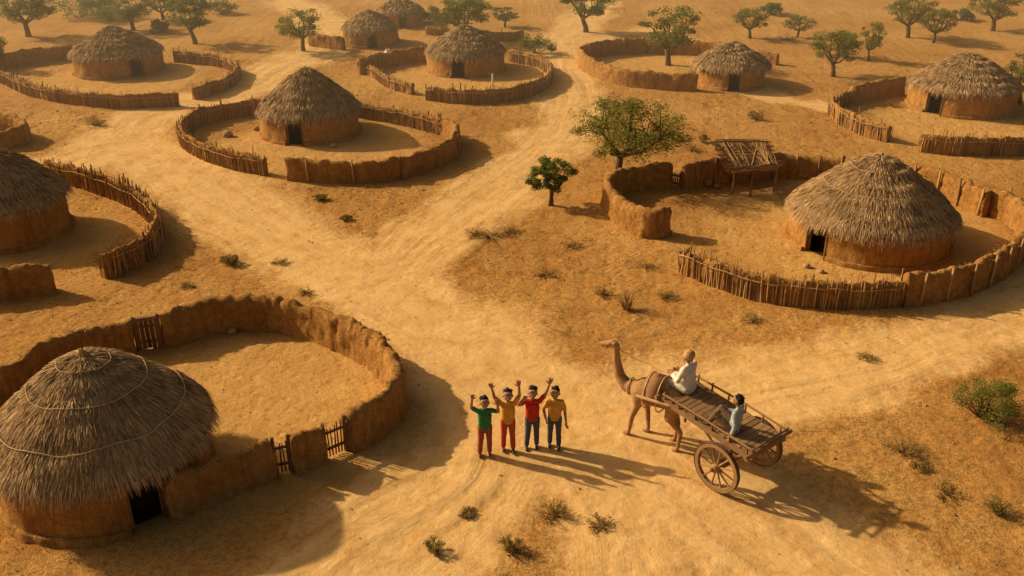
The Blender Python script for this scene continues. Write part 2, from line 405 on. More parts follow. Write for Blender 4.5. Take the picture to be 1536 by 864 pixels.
# ------------------------------------------------------------------ huts
def hut(u,v,er,wr,ve,va,da,ns=6000,ropes=(),sw=0.018,dwf=.17):
    c=G(u,v); s=SC(u,v); Re=er/s; Rw=wr/s; he=HT(u,v,ve); ha=HT(u,v,va)
    c.z=gz(c.x,c.y); e=empty('thatched_hut',c)
    ex=1.34
    def rz(r): return he+(ha-he)*(1-(min(r,Re*1.05)/Re)**ex)
    hw=rz(Rw)-0.03
    a0=-math.pi/2+math.radians(da)+math.atan2(-c.x,c.y); dw=min(.36,Rw*dwf); hd=min(he+.12,hw-.12)
    da_=dw/Rw
    def wl(mb,r,t,h,s0,s1,seed,z0=0,mi=0):
        n=max(6,int((s1-s0)*r/.08)); prof=[(-.5,0),(-.5,.35),(-.5,.7),(-.5,1),(.5,1),(.52,.85),(.56,.7),(.59,.52),(.62,.35),(.66,.18),(.75,0)]
        vs=[];fs=[];k=len(prof)
        for i in range(n+1):
            a=s0+(s1-s0)*i/n
            for o,zz in prof:
                q=Vector((math.cos(a)*(r+o*t),math.sin(a)*(r+o*t),z0+zz*h-(.12 if zz==0 and z0==0 else 0)))
                if o>0: 
                    w=noise.noise(q*1.7+c)*.06+noise.noise(q*5+c)*.035+noise.noise(q*11+c)*.015
                    q.x+=math.cos(a)*w; q.y+=math.sin(a)*w
                vs.append(q)
        for i in range(n):
            for j in range(k-1): fs.append((i*k+j,i*k+j+1,(i+1)*k+j+1,(i+1)*k+j))
        fs.append(tuple(range(k))); fs.append(tuple(n*k+j for j in range(k-1,-1,-1)))
        mb.add(vs,fs,mi)
    mb=MB(); wl(mb,Rw-.08,.16,hw,a0+da_,a0+2*math.pi-da_,1)
    wl(mb,Rw-.085,.15,hw-hd,a0-da_,a0+da_,1,hd)
    mk('mud_walls',mb,M_mud2,e)
    mb=MB()
    wl(mb,Rw+.03,.16,.13,a0+da_*1.1,a0+2*math.pi-da_*1.1,2)
    mk('plinth',mb,M_mud,e)
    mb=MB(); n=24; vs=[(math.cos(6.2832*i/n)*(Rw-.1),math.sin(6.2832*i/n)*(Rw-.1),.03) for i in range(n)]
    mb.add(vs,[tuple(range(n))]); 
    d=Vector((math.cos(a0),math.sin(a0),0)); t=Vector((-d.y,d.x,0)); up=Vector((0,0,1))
    mk('shade_dark_floor',mb,M_inner,e)  # floor coloured near-black, indoor shade put into the colour
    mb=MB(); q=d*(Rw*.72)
    box(mb,q+up*hd*.5,t*(dw*1.6),d*.02,up*hd*.52); mk('doorway_shade_panel',mb,M_inner,e,False)  # added dark panel behind the doorway, standing in for indoor shade
    mb=MB()
    for sg in (-1,1): box(mb,d*(Rw-.02)+t*(sg*dw*.98)+up*(hd*.5),t*.02,d*.04,up*hd*.5)
    box(mb,d*(Rw+.02)+up*(hd+.02),t*(dw*1.2),d*.045,up*.035); mk('door_frame',mb,M_wood,e,False)
    mb=MB(); n=56; prof=[(.001,ha)]+[(Re*k/10,rz(Re*k/10)) for k in range(1,11)]+[(Re*.985,he-.07),(Re*.9,he-.0),(Rw*.8,rz(Rw*.8)-.14),(.05,ha-.25)]
    vs=[];fs=[];k=len(prof)
    def und(x,y): return .07*noise.noise(Vector((x*1.4,y*1.4,c.y)))+.03*noise.noise(Vector((x*4,y*4,c.y)))
    for i in range(n):
        a=2*math.pi*i/n
        for r,z in prof:
            vs.append((math.cos(a)*r,math.sin(a)*r,z+und(math.cos(a)*r,math.sin(a)*r)))
    for i in range(n):
        for j in range(k-1): fs.append((i*k+j,i*k+j+1,((i+1)%n)*k+j+1,((i+1)%n)*k+j))
    mb.add(vs,fs); mk('roof_underlay',mb,M_thatchb,e)
    mb=MB(); ncourse=6; rr=random.Random(int(u*7+v))
    def strand(r0,a,L,w,l0,l1,drop=0):
        rad=Vector((math.cos(a),math.sin(a),0)); tg=Vector((-rad.y,rad.x,0))
        r1=r0+L*.82; skew=rr.gauss(0,.13)*L
        def pt(r,l):
            if r<=Re: z=rz(r)
            else: z=he-(r-Re)*(1.0+drop)
            return rad*r+Vector((0,0,z+l+und(rad.x*min(r,Re),rad.y*min(r,Re))))
        p0=pt(r0,l0); p1=pt((r0+r1)/2,(l0+l1)*.5+.008)+tg*skew*.5; p2=pt(r1,l1)+tg*skew
        wv=tg*w*.5+Vector((0,0,rr.uniform(-.4,.4)*w))
        mb.add([p0-wv,p0+wv,p1+wv,p1-wv,p2+wv*.35,p2-wv*.35],[(0,1,2,3),(3,2,4,5)])
    for i in range(ns):
        q=math.sqrt(rr.random()); fr=rr.random()**1.25; cr=(math.floor(q*ncourse)+fr)/ncourse
        r0=max(.02,cr*Re-.18)
        L=rr.uniform(.18,.36)
        strand(r0,rr.random()*6.2832,L,sw*rr.uniform(.6,1.4),rr.uniform(.0,.015),rr.choice((.012,.02,.03,.045))+(.05*(1-fr) if fr<.3 else 0))
    for i in range(ns//3):
        L=rr.uniform(.14,.30); r0=Re-rr.uniform(.1,.27)
        strand(r0,rr.random()*6.2832,L,sw*rr.uniform(.7,1.5),rr.uniform(-.02,.03),rr.uniform(-.06,.03),rr.uniform(.2,1.3))
    mk('straw_thatch',mb,M_thatch,e,False)
    mb=MB()
    for i in range(34):
        a=rr.random()*6.28; q=Vector((math.cos(a)*.14,math.sin(a)*.14,ha-.1)); 
        tube(mb,[q,Vector((math.cos(a)*.05,math.sin(a)*.05,ha+.02)),Vector((math.cos(a+1)*.04,math.sin(a+1)*.04,ha+rr.uniform(.04,.09)))],[.02,.016,.006],4)
    mk('apex_tuft',mb,M_thatch,e,False)
    if ropes:
        mb=MB()
        for q in ropes:
            r=Re*q; pts=[]
            for i in range(121):
                a=2*math.pi*i/120; w=r*(1+.02*noise.noise(Vector((math.cos(a)*2,math.sin(a)*2,q*9))))
                pts.append((math.cos(a)*w,math.sin(a)*w,rz(w)+.068+und(math.cos(a)*w,math.sin(a)*w)))
            tube(mb,pts,.0085,5)
        mk('rope_bindings',mb,M_rope,e)
    return e
hut(166,716,160,143,641,529,15,26000,(.22,.5,.78),.0115)
hut(1300,358,121,113,312,232,-36,19000,(.33,.62),.013)
hut(467,198,76,71,162,103,-20,10000,(),.02)
hut(180,105,66,62,76,40,22,6000,(),.026)
hut(699,104,60,57,75,38,-12,6000,(),.026)
hut(557,65,43,41,42,17,2,3500,(),.036)
hut(601,36,36,33,15,-4,5,2500,(),.04)
hut(1094,125,58,49,96,64,8,5500,(),.026)
hut(1440,160,79,74,125,81,-28,8000,(),.022)
hut(12,348,96,87,292,218,110,12000,(),.016)
# ------------------------------------------------------------------ trees
def leafcloud(mb,c,rad,n,ls,rr,flat=.6):
    for i in range(n):
        while True:
            q=Vector((rr.uniform(-1,1),rr.uniform(-1,1),rr.uniform(-1,1)))
            if q.length<1: break
        q=q*(0.55+.45*q.length); q=Vector((q.x*rad,q.y*rad,q.z*rad*flat))+c
        a=Vector((rr.gauss(0,1),rr.gauss(0,1),rr.gauss(0,.6))).normalized(); b_=a.orthogonal().normalized()
        b_=(Matrix.Rotation(rr.random()*6.28,3,a)@b_); s=ls*rr.uniform(.6,1.4)
        mb.add([q-a*s,q+b_*s*.45,q+a*s,q-b_*s*.45],[(0,1,2,3)])
def tree_parts(seed,h,cw,ch,ncl,nleaf,ls,forky=.35,trunk=1.0,lean=(0,0),off=0.0):
    rr=random.Random(seed); t=MB(); l=MB(); cz=h-ch*.5
    fk=Vector((rr.uniform(-.08,.08)*h+lean[0],rr.uniform(-.05,.05)*h+lean[1],h*forky))
    tr=.045*h*trunk
    tube(t,[(0,0,-.15),(fk.x*.3,fk.y*.3,fk.z*.4),tuple(fk)],[tr*1.5,tr,tr*.85],8,0,.25)
    nl=7; limbs=[]
    for i in range(nl):
        a=6.28*(i+rr.random()*.7)/nl; rd_=cw*.5*rr.uniform(.35,.66)
        e=Vector((math.cos(a)*rd_+off,math.sin(a)*rd_,cz+rr.uniform(-.25,.2)*ch))
        m_=fk.lerp(e,.45)+Vector((0,0,-.06*h))+Vector((rr.uniform(-.05,.05)*h,rr.uniform(-.05,.05)*h,0))
        tube(t,[fk,m_,e],[tr*.62,tr*.42,tr*.2],6,0,.2); limbs.append((m_,e))
    for i in range(ncl):
        a=rr.random()*6.28; q=rr.random()**.5; z=rr.uniform(-1,1)
        rad=cw*.5*math.sqrt(max(0,1-z*z*.75))*q*.92
        c=Vector((math.cos(a)*rad+off,math.sin(a)*rad,cz+z*ch*.42))
        m_,e=min(limbs,key=lambda x:(x[1]-c).length)
        s=m_.lerp(e,rr.uniform(.4,1)); tube(t,[s,s.lerp(c,.5)+Vector((0,0,.03*h)),c],[tr*.17,tr*.11,tr*.05],4)
        cr=cw*rr.uniform(.07,.15)
        leafcloud(l,c,cr,int(nleaf*rr.uniform(.6,1.3)),ls,rr,.62)
    return t,l
def tree(name,px,h,cw,ch,seed,ncl=34,nleaf=220,ls=.055,mat=None,forky=.35,lean=(0,0),trunk=1.0,off=0.0):
    c=G(*px); c.z=gz(c.x,c.y); e=empty(name,c)
    t,l=tree_parts(seed,h,cw,ch,ncl,nleaf,ls,forky,trunk,lean,off); mk('trunk_and_limbs',t,M_bark,e); mk('foliage',l,mat or M_leaf,e,False); return e
def tr_px(name,u,v,top,w,ch_px,seed,**k):
    s=SC(u,v); h=HT(u,v,top); tree(name,(u,v),h,w/s,ch_px/s*1.05,seed,**k)
tr_px('acacia_tree',925,272,152,184,78,3,ncl=74,nleaf=200,ls=.038,forky=.33,lean=(.2,0),trunk=1.15,off=.33)
tr_px('young_acacia_tree',826,308,238,78,48,5,ncl=38,nleaf=240,ls=.034,mat=M_leafd)
FT=[(43,55,-14,96,48,1),(200,45,-8,84,46,1),(294,66,-6,84,58,1),(455,76,12,80,52,0),(690,62,-4,100,60,1),(757,40,10,50,26,1),(880,48,-24,94,52,1),
(1003,98,10,106,70,0),(1125,58,12,62,38,0),(1196,56,22,50,30,0),(1250,114,44,84,58,0),(1303,92,34,42,46,0),(1362,56,-8,80,48,0),(1400,64,10,60,44,0),(1489,46,-14,84,46,0),(1530,156,80,76,60,0),
(0,105,52,44,44,1),(1266,86,48,46,32,0),(245,30,-12,70,40,1),(150,24,-18,70,40,1)]
protos={}
def inst_tree(u,v,top,w,chp,dense,i):
    s=SC(u,v); c=G(u,v); c.z=gz(c.x,c.y) if abs(c.x)<60 and c.y<90 else 0; h=HT(u,v,top); cw=w/s
    key=(dense,i%4)
    if key not in protos:
        t,l=tree_parts(40+i%4+dense*10,1.0,1.15,.66,46,150 if dense else 115,.02,.28)
        e=empty('bushy_tree' if dense else 'acacia_tree',c); a=mk('trunk_and_limbs',t,M_bark,e); b_=mk('foliage',l,M_leafd if dense else M_leaf,e,False)
        protos[key]=(a.data,b_.data)
    else:
        e=empty('bushy_tree' if dense else 'acacia_tree',c)
        for nm,d in zip(('trunk_and_limbs','foliage'),protos[key]):
            o=bpy.data.objects.new(nm,d); COL.objects.link(o); o.parent=e
    e.scale=(cw/1.15,cw/1.15,h); e.rotation_euler=(0,0,i*1.7)
for i,(u,v,t_,w,ch_,dn) in enumerate(FT): inst_tree(u,v,t_,w,ch_,dn,i)
for i in range(26):
    Yd=R.uniform(82,180); Xd=R.uniform(-.75,.75)*Yd
    c=Vector((Xd,Yd,0)); key=(R.choice([0,1]),R.randrange(4))
    if protos.get(key) is None: continue
    e=empty('bushy_tree' if key[0] else 'acacia_tree',c,R.random()*6)
    for nm,d in zip(('trunk_and_limbs','foliage'),protos[key]):
        o=bpy.data.objects.new(nm,d); COL.objects.link(o); o.parent=e
    q=R.uniform(3,4.5); e.scale=(q,q,q*.8)
def shrub(name,u,v,w,hp,seed,leafy=1,mat=None,n=14,nl=200,ls=.03):
    s=SC(u,v); c=G(u,v); c.z=gz(c.x,c.y); e=empty(name,c); rr=random.Random(seed); W=w/s*.5; Hh=hp/s*1.1
    t=MB(); l=MB()
    for i in range(n*3):
        a=rr.random()*6.28; q=rr.random()**.6; c2=Vector((math.cos(a)*W*q*.9,math.sin(a)*W*q*.9,Hh*rr.uniform(.3,.95)*(1-.45*q*q)))
        tube(t,[(math.cos(a)*.05,math.sin(a)*.05,-.03),c2*.5+Vector((rr.uniform(-.05,.05),rr.uniform(-.05,.05),0)),c2],[.012,.008,.004],4)
        if leafy and i<n*2.2: leafcloud(l,c2,W*.24,int(nl*rr.uniform(.6,1.2)*leafy),ls,rr,.8)
    mk('stems',t,M_bark if leafy>.7 else M_dry,e,False)
    if l.v: mk('leaves',l,mat or M_leaf,e,False)
shrub('green_shrub',1474,628,110,62,1,1,None,18,190,.02)
shrub('green_shrub',802,80,62,34,2,1,M_leafd,10,90,.05)
for i,(u,v,w,h_) in enumerate([(120,26,90,26),(165,32,60,22),(335,20,50,18),(240,48,40,16),(650,32,50,20),(1160,22,40,16),(1440,30,40,16)]): shrub('green_shrub',u,v,w,h_,90+i,1,M_leafd,10,110,.06)
for i,(u,v,w,h_) in enumerate([(768,828,46,28),(832,774,56,24),(652,826,36,22),(1355,678,62,16),(1496,768,48,26),(1133,180,30,14),(143,188,38,14),(345,396,30,16),(1055,213,18,12),(480,300,26,8),(520,330,22,6)]):
    shrub('dry_shrub',u,v,w,h_,30+i,.6,M_leafdry if i>5 or i in(1,3) else M_leafol,12,80,.013 if v>500 else .022)
shrub('bare_thorn_bush',940,462,44,38,60,.06,M_leafdry,16,30,.02)
for i,(u,v,w,h_) in enumerate([(740,355,84,12),(715,352,44,9),(765,350,40,10),(820,412,50,9),(905,440,34,9),(1000,445,40,8),(970,400,40,7),(1340,160,30,10),(1040,225,30,10),(420,395,30,8),(1410,120,40,12),(860,370,40,6),(900,790,50,8),(1420,740,60,9),(700,770,30,6),(1300,540,40,6),(560,250,30,7),(1130,480,40,6),(280,430,30,6),(1380,700,40,8),(1180,60,40,8),(620,25,40,10),(1280,130,30,8),(460,440,30,6)]):
    shrub('dry_brush_patch',u,v,w,h_,80+i,.26,M_leafdry,12,60,.018)
# ------------------------------------------------------------------ ground litter
mb=MB(); rr=random.Random(5); cnt=0
for _ in range(18000):
    if cnt>4800: break
    y=rr.uniform(10.5,52); x=rr.uniform(-.72,.72)*(y+5)
    cl=noise.noise(Vector((x*.35,y*.35,9)))
    rm,ym=rmask(x,y)
    if rm>.45 or ym>.3 or cl<-.08+rr.random()*.25: continue
    cnt+=1; z=gz(x,y); s=rr.uniform(.02,.07)*(1+y*.012)
    for k in range(rr.randint(5,11)):
        a=rr.random()*6.28; o=Vector((x+rr.gauss(0,s*.8),y+rr.gauss(0,s*.8),z-.005)); t=Vector((math.cos(a),math.sin(a),0)); L=s*rr.uniform(.5,1.5)
        tip=o+Vector((rr.gauss(0,.6)*L,rr.gauss(0,.6)*L,L*.7)); w=t*(.004+.0002*y)
        mb.add([o-w,o+w,tip],[(0,1,2)])
mk('dry_grass_tufts',mb,M_dry,None,False)
mb=MB()
for _ in range(5200):
    y=rr.uniform(10.5,45); x=rr.uniform(-.72,.72)*(y+5); rm,ym=rmask(x,y)
    if rr.random()<max(rm*.7,ym*.5): continue
    r=rr.uniform(.006,.024)*(1.9 if rr.random()<.04 else 1)*(1+y*.01); z=gz(x,y)+r*.3; c=Vector((x,y,z)); vs=[]
    for d in ((1,0,0),(0,1,0),(-1,0,0),(0,-1,0),(0,0,.7),(0,0,-.7)):
        vs.append(c+Vector(d)*r*rr.uniform(.6,1.3))
    mb.add(vs,[(0,1,4),(1,2,4),(2,3,4),(3,0,4),(1,0,5),(2,1,5),(3,2,5),(0,3,5)])
mk('pebbles',mb,M_stone,None,False)
def rock(u,v,r,name='stone',mat=None,sq=.75):
    c=G(u,v); c.z=gz(c.x,c.y)+r*sq*.6; mb=MB(); vs=[];fs=[]; n=12;m_=8
    for i in range(m_+1):
        for k in range(n):
            th=math.pi*i/m_; a=6.2832*k/n; q=Vector((math.sin(th)*math.cos(a),math.sin(th)*math.sin(a),math.cos(th)))
            q=q*r*(1+.25*noise.noise(q*1.5+c)); q.z*=sq; vs.append(q)
    for i in range(m_):
        for k in range(n): fs.append((i*n+k,(i+1)*n+k,(i+1)*n+(k+1)%n,i*n+(k+1)%n))
    mb.add(vs,fs); o=mk(name,mb,mat or M_stone); o.location=c
rock(349,500,.12); rock(1210,400,.1); rock(342,205,.2); rock(385,196,.14); rock(500,222,.14); rock(1232,408,.09)
def pot(u,v,r,name='clay_pot',mat=None):
    c=G(u,v); c.z=gz(c.x,c.y); mb=MB(); pr=[(.0,.0),(.5,.02),(.9,.4),(1,.8),(.85,1.2),(.5,1.45),(.42,1.55),(.55,1.7),(.45,1.7),(.35,1.5)]; n=20; vs=[];fs=[]
    for k in range(n):
        a=6.2832*k/n
        for q,z in pr: vs.append((q*r*math.cos(a),q*r*math.sin(a),z*r))
    for k in range(n):
        for j in range(len(pr)-1): fs.append((k*len(pr)+j,((k+1)%n)*len(pr)+j,((k+1)%n)*len(pr)+j+1,k*len(pr)+j+1))
    mb.add(vs,fs); o=mk(name,mb,mat or M_clay); o.location=c
M_white=simple('whitewash',(.6,.52,.4),(.75,.68,.55),8)
pot(1062,280,.17); pot(1075,283,.11); pot(582,84,.22,'whitewashed_pot',M_white)
mb=MB(); c=G(739,130); tube(mb,[c,c+Vector((0,0,.62))],[.05,.04],8); mk('whitewashed_post',mb,M_white)
def shelter():
    e=empty('stick_shelter'); corners=[G(1097,292),G(1160,288),G(1145,262),G(1080,262)]
    mb=MB(); hh=[.92,.95,1.08,1.05]; tops=[]
    for c,h_ in zip(corners,hh):
        c.z=gz(c.x,c.y); tp=c+Vector((0,0,h_)); tops.append(tp); tube(mb,[c-Vector((0,0,.1)),c+Vector((.03,0,h_*.5)),tp],[.04,.032,.03],6,0,.2)
    c=G(1125,295); tube(mb,[c,Vector((c.x,c.y,.93))],[.035,.03],6)
    for a,b_ in ((0,1),(1,2),(2,3),(3,0)):
        d=(tops[b_]-tops[a]).normalized(); tube(mb,[tops[a]-d*.2,tops[b_]+d*.2],[.032,.026],6)
    mk('posts_and_beams',mb,M_stick,e)
    mb=MB(); rr=random.Random(3)
    for i in range(190):
        s=rr.uniform(-.25,1.2); a=tops[0].lerp(tops[3],s); b_=tops[1].lerp(tops[2],s+rr.gauss(0,.05)); 
        p=a.lerp(b_,rr.uniform(-.28,.25)); q=a.lerp(b_,rr.uniform(.7,1.15)); l=Vector((0,0,.04+rr.uniform(0,.09)))
        tube(mb,[p+l,(p+q)/2+l+Vector((0,0,rr.uniform(-.02,.03))),q+l],[rr.uniform(.012,.025),.018,.01],5)
    for i in range(40):
        s=rr.random(); a=tops[0].lerp(tops[1],s)-Vector((0,.2,0)); b_=tops[3].lerp(tops[2],s+rr.gauss(0,.15)); l=Vector((0,0,.1+rr.uniform(0,.06)))
        tube(mb,[a+l,b_+l],[.014,.01],5)
    mk('stick_roof',mb,M_stick,e,False)
shelter()
# ------------------------------------------------------------------ figures
def capsule(V,Fs,p1,r1,p2,r2,n=14,m=5):
    p1=Vector(p1);p2=Vector(p2); d=p2-p1
    if d.length<1e-5: d=Vector((0,0,1e-4))
    x,y=frame(d); d=d.normalized(); o=len(V); rings=[]
    for i in range(m+1):
        t=-math.pi/2+math.pi/2*i/m; rings.append((p1+d*(math.sin(t)*r1),max(math.cos(t)*r1,1e-4)))
    for i in range(m+1):
        t=math.pi/2*i/m; rings.append((p2+d*(math.sin(t)*r2),max(math.cos(t)*r2,1e-4)))
    for c,r in rings:
        for k in range(n):
            a=6.28318*k/n; V.append(tuple(c+x*(math.cos(a)*r)+y*(math.sin(a)*r)))
    for i in range(len(rings)-1):
        for k in range(n): Fs.append((o+i*n+k,o+i*n+(k+1)%n,o+(i+1)*n+(k+1)%n,o+(i+1)*n+k))
    Fs.append(tuple(o+k for k in range(n-1,-1,-1))); Fs.append(tuple(o+(len(rings)-1)*n+k for k in range(n)))
def blend(name,caps,mats,voxel,parent,sm=3,folds=0):
    V=[];Fs=[]
    for c in caps: capsule(V,Fs,*c[:4])
    me=bpy.data.meshes.new('tmp'); me.from_pydata(V,[],Fs); o=bpy.data.objects.new('tmp',me); COL.objects.link(o)
    md=o.modifiers.new('r','REMESH'); md.mode='VOXEL'; md.voxel_size=voxel
    if sm: s=o.modifiers.new('s','SMOOTH'); s.iterations=sm; s.factor=.5
    dg=bpy.context.evaluated_depsgraph_get(); nm=bpy.data.meshes.new_from_object(o.evaluated_get(dg)); nm.name=name
    bpy.data.objects.remove(o)
    nm.materials.clear()
    for m_ in mats: nm.materials.append(m_)
    nf=len(nm.polygons); cc=np.zeros(nf*3,np.float32); nm.polygons.foreach_get('center',cc); cc=cc.reshape(-1,3)
    best=np.full(nf,1e9); mi=np.zeros(nf,np.int32)
    for c in caps:
        p1=np.array(c[0],float);p2=np.array(c[2],float);d=p2-p1;l=max(d@d,1e-9); t=np.clip((cc-p1)@d/l,0,1)
        dist=np.linalg.norm(cc-(p1+t[:,None]*d),axis=1)-(c[1]+(c[3]-c[1])*t); k=dist<best; best[k]=dist[k]; mi[k]=c[4]
    nm.polygons.foreach_set('material_index',mi); nm.polygons.foreach_set('use_smooth',[True]*nf)
    if folds: # cloth creases
        nv=len(nm.vertices); cv=np.zeros(nv*3,np.float32); nm.vertices.foreach_get('co',cv); cv=cv.reshape(-1,3)
        nn=np.zeros(nv*3,np.float32); nm.vertices.foreach_get('normal',nn); nn=nn.reshape(-1,3)
        cl=set()
        for p_,m_ in zip(nm.polygons,mi):
            if m_ in (1,2): cl.update(p_.vertices)
        for vi in cl:
            q=cv[vi]; cv[vi]=q+nn[vi]*(noise.noise(Vector((q[0]*11,q[1]*11,q[2]*24+q[0]*22)))*folds)
        nm.vertices.foreach_set('co',cv.ravel())
    nm.update()
    ob=bpy.data.objects.new(name,nm); COL.objects.link(ob); ob.parent=parent; return ob
def cmat(name,c,rough=.85): return simple(name,tuple(x*.8 for x in c),tuple(min(1,x*1.15) for x in c),14,rough,0,None,.5,.01)
M_skin=simple('skin',(.30,.15,.08),(.40,.21,.115),12,.55,0,None,.1,.003,.3)
M_hair=cmat('black_hair',(.018,.013,.01),.6); M_eye=cmat('eye_white',(.7,.68,.62),.3); M_pup=cmat('pupil',(.01,.008,.006),.2); M_lip=cmat('mouth',(.16,.035,.03)); M_shoe=cmat('sandal',(.09,.05,.03)); M_teeth=cmat('teeth',(.7,.66,.58),.4); M_brow=cmat('eyebrow',(.05,.03,.02))
def hand(name,wr,d,thumb,k,parent,curl=.25):
    d=Vector(d).normalized(); s=Vector(thumb); s=(s-d*s.dot(d)).normalized(); nrm=d.cross(s).normalized(); w=Vector(wr); caps=[]
    for o in (-.026,-.009,.009,.026): caps.append((w-d*.01*k,.016*k,w+d*.072*k+s*o*k,.0125*k,0))
    for o,L in ((.029,.062),(.0105,.07),(-.0085,.064),(-.027,.05)):
        b0=w+d*.07*k+s*o*k; b1=b0+(d+s*o*6-nrm*curl*.4).normalized()*L*.5*k; b2=b1+(d+s*o*6-nrm*curl*1.5).normalized()*L*.5*k
        caps+= [(b0,.0095*k,b1,.0085*k,0),(b1,.0085*k,b2,.0065*k,0)]
    t0=w+d*.02*k+s*.028*k; t1=t0+(d*.6+s).normalized()*.034*k; t2=t1+(d+s*.45-nrm*.3).normalized()*.028*k
    caps+=[(t0,.0125*k,t1,.010*k,0),(t1,.010*k,t2,.0075*k,0)]
    return blend(name,caps,[M_skin],.0042*k,parent,2)
def figure(name,loc,yaw,J,shirt,pants,k=1.0,hk=1.0,hat=None,face=(0,-1,0),up=(0,0,1),slv='short',loose=1.0,shorts=False,hands=True,smile=True):
    """facing local -Y; L is the -X side"""
    e=empty(name,loc,yaw); V3=lambda p: Vector(p)*k
    j={a:V3(b) for a,b in J.items()}; C=[]
    def c(a,r1,b_,r2,m_): C.append((a,r1*k,b_,r2*k,m_))
    X=(j['shR']-j['shL']).normalized()*k; fd=Vector(face).normalized(); ud=(Vector(up)-fd*Vector(up).dot(fd)).normalized(); sd=fd.cross(ud)
    c(j['hipL'],.078*loose,j['hipR'],.078*loose,2)
    for s in (-1,1):
        c(j['pelvis']+X*.05*s+Vector((0,0,.05*k)),.087*loose,j['chest']+X*.052*s,.088*loose,1)
    c(j['pelvis']+X*.06+Vector((0,0,-.02*k)),.084*loose,j['pelvis']-X*.06+Vector((0,0,-.02*k)),.084*loose,1)
    c(j['chest']+X*.03,.09,j['chest']-X*.03,.09,1)
    up3=(j['neck']-j['chest']).normalized()*k
    c(j['shL']+X*.025,.052*loose,j['shR']-X*.025,.052*loose,1)
    c(j['neck']-up3*.03,.05,j['neck']+up3*.006,.044,1)
    hc=j['head']; q=k*hk
    c(j['neck']-up3*.01,.041,hc-ud*.03*q,.045,0)
    for s in ('L','R'):
        sh,el,wr=j['sh'+s],j['el'+s],j['wr'+s]
        c(sh,.043,el,.034,0); c(el,.034,wr,.0235,0)
        if slv=='short': c(sh,.052*loose,sh.lerp(el,.72),.048*loose,1)
        else: c(sh,.05*loose,el,.042*loose,1); c(el,.042*loose,el.lerp(wr,.86),.034*loose,1)
        hp,kn,an=j['hip'+s],j['kn'+s],j['an'+s]
        c(hp,.082*loose,kn,.058*loose,2)
        if shorts: c(kn,.046,an,.03,0)
        else: c(kn,.058*loose,kn.lerp(an,.93),.05*loose,2); c(kn,.04,an,.03,0)
        to=j.get('to'+s,an+V3((0,-.12,-.045))); c(an+V3((0,.02,-.035)),.032,to,.026,4)
    def h(off,r,m_,off2=None,r2=None):
        a=hc+(sd*off[0]+fd*off[1]+ud*off[2])*q; b_=a if off2 is None else hc+(sd*off2[0]+fd*off2[1]+ud*off2[2])*q
        C.append((a,r*q,b_,(r2 or r)*q,m_))
    h((0,-.01,.02),.088,0); h((0,.03,-.02),.066,0); h((0,.035,-.062),.042,0,(0,.05,-.066),.036); h((0,.088,.005),.011,0,(0,.104,-.022),.015)
    h((-.02,.03,.03),.062,0,(.02,.03,.03),.062)
    for s in (-1,1): h((s*.086,-.005,-.005),.018,0,(s*.09,-.01,-.03),.012); h((s*.035,.045,-.03),.038,0)
    if hat:
        for zz,rr_,th in ((.035,.085,.034),(.07,.078,.034),(.102,.055,.034)):
            for i in range(12):
                a=6.2832*i/12; b2=6.2832*(i+1)/12; tl=.015
                h((math.cos(a)*rr_,math.sin(a)*rr_-.012,zz+tl*math.sin(a*1.0+zz*40)),th,3,(math.cos(b2)*rr_,math.sin(b2)*rr_-.012,zz+tl*math.sin(b2+zz*40)),th)
        h((0,-.01,.09),.07,3); h((0,-.075,.0),.03,3,(0,-.085,-.08),.02)
    else:
        h((0,-.032,.047),.087,3,(0,-.048,.0),.08); h((-.03,.012,.09),.038,3,(.03,.012,.09),.038)
        rr=random.Random(name)
        for i in range(16):
            a=rr.random()*6.28; b2=rr.uniform(.1,1.3); v_=(math.cos(a)*math.sin(b2)*.088,math.sin(a)*math.sin(b2)*.088-.03,math.cos(b2)*.088+.05)
            if v_[1]>.035: continue
            h(v_,rr.uniform(.014,.022),3)
    hairm=hat or M_hair
    blend('body',C,[M_skin,shirt,pants,hairm,M_shoe],.0100,e,3,.006)
    C2=[]
    for s in (-1,1):
        a=hc+(sd*s*.032+fd*.0885+ud*.008)*q; C2.append((a,.010*q,a+sd*.004*q,.010*q,0)); b_=hc+(sd*s*.033+fd*.0955+ud*.008)*q; C2.append((b_,.005*q,b_,.005*q,1))
        C2.append((hc+(sd*s*.02+fd*.092+ud*.034)*q,.003*q,hc+(sd*s*.046+fd*.082+ud*.034)*q,.0025*q,4))
    C2.append((hc+(sd*-.022+fd*.086-ud*.052)*q,.009*q,hc+(sd*.022+fd*.086-ud*.052)*q,.009*q,2))
    if smile: C2.append((hc+(sd*-.018+fd*.0915-ud*.049)*q,.0068*q,hc+(sd*.018+fd*.0915-ud*.049)*q,.0068*q,3))
    V=[];Fs=[];mm=[]
    for c_ in C2:
        n0=len(Fs); capsule(V,Fs,*c_[:4],n=8,m=3); mm+= [c_[4]]*(len(Fs)-n0)
    o=MB(); o.v=V;o.f=Fs;o.m=mm; mk('face_features',o,[M_eye,M_pup,M_lip,M_teeth,M_brow],e)
    if hands:
        for s in ('L','R'):
            d=(j['wr'+s]-j['el'+s]).normalized(); sg=-1 if s=='L' else 1
            th=Vector((-sg,0,0)) if d.z>.2 else Vector((-sg*.2,-1,0))
            if abs(d.y)>.85: th=Vector((0,0,1))
            hand('hand_'+('right' if s=='L' else 'left'),j['wr'+s],d,th,k*1.12,e,.2 if d.z>.2 else .8)
    return e
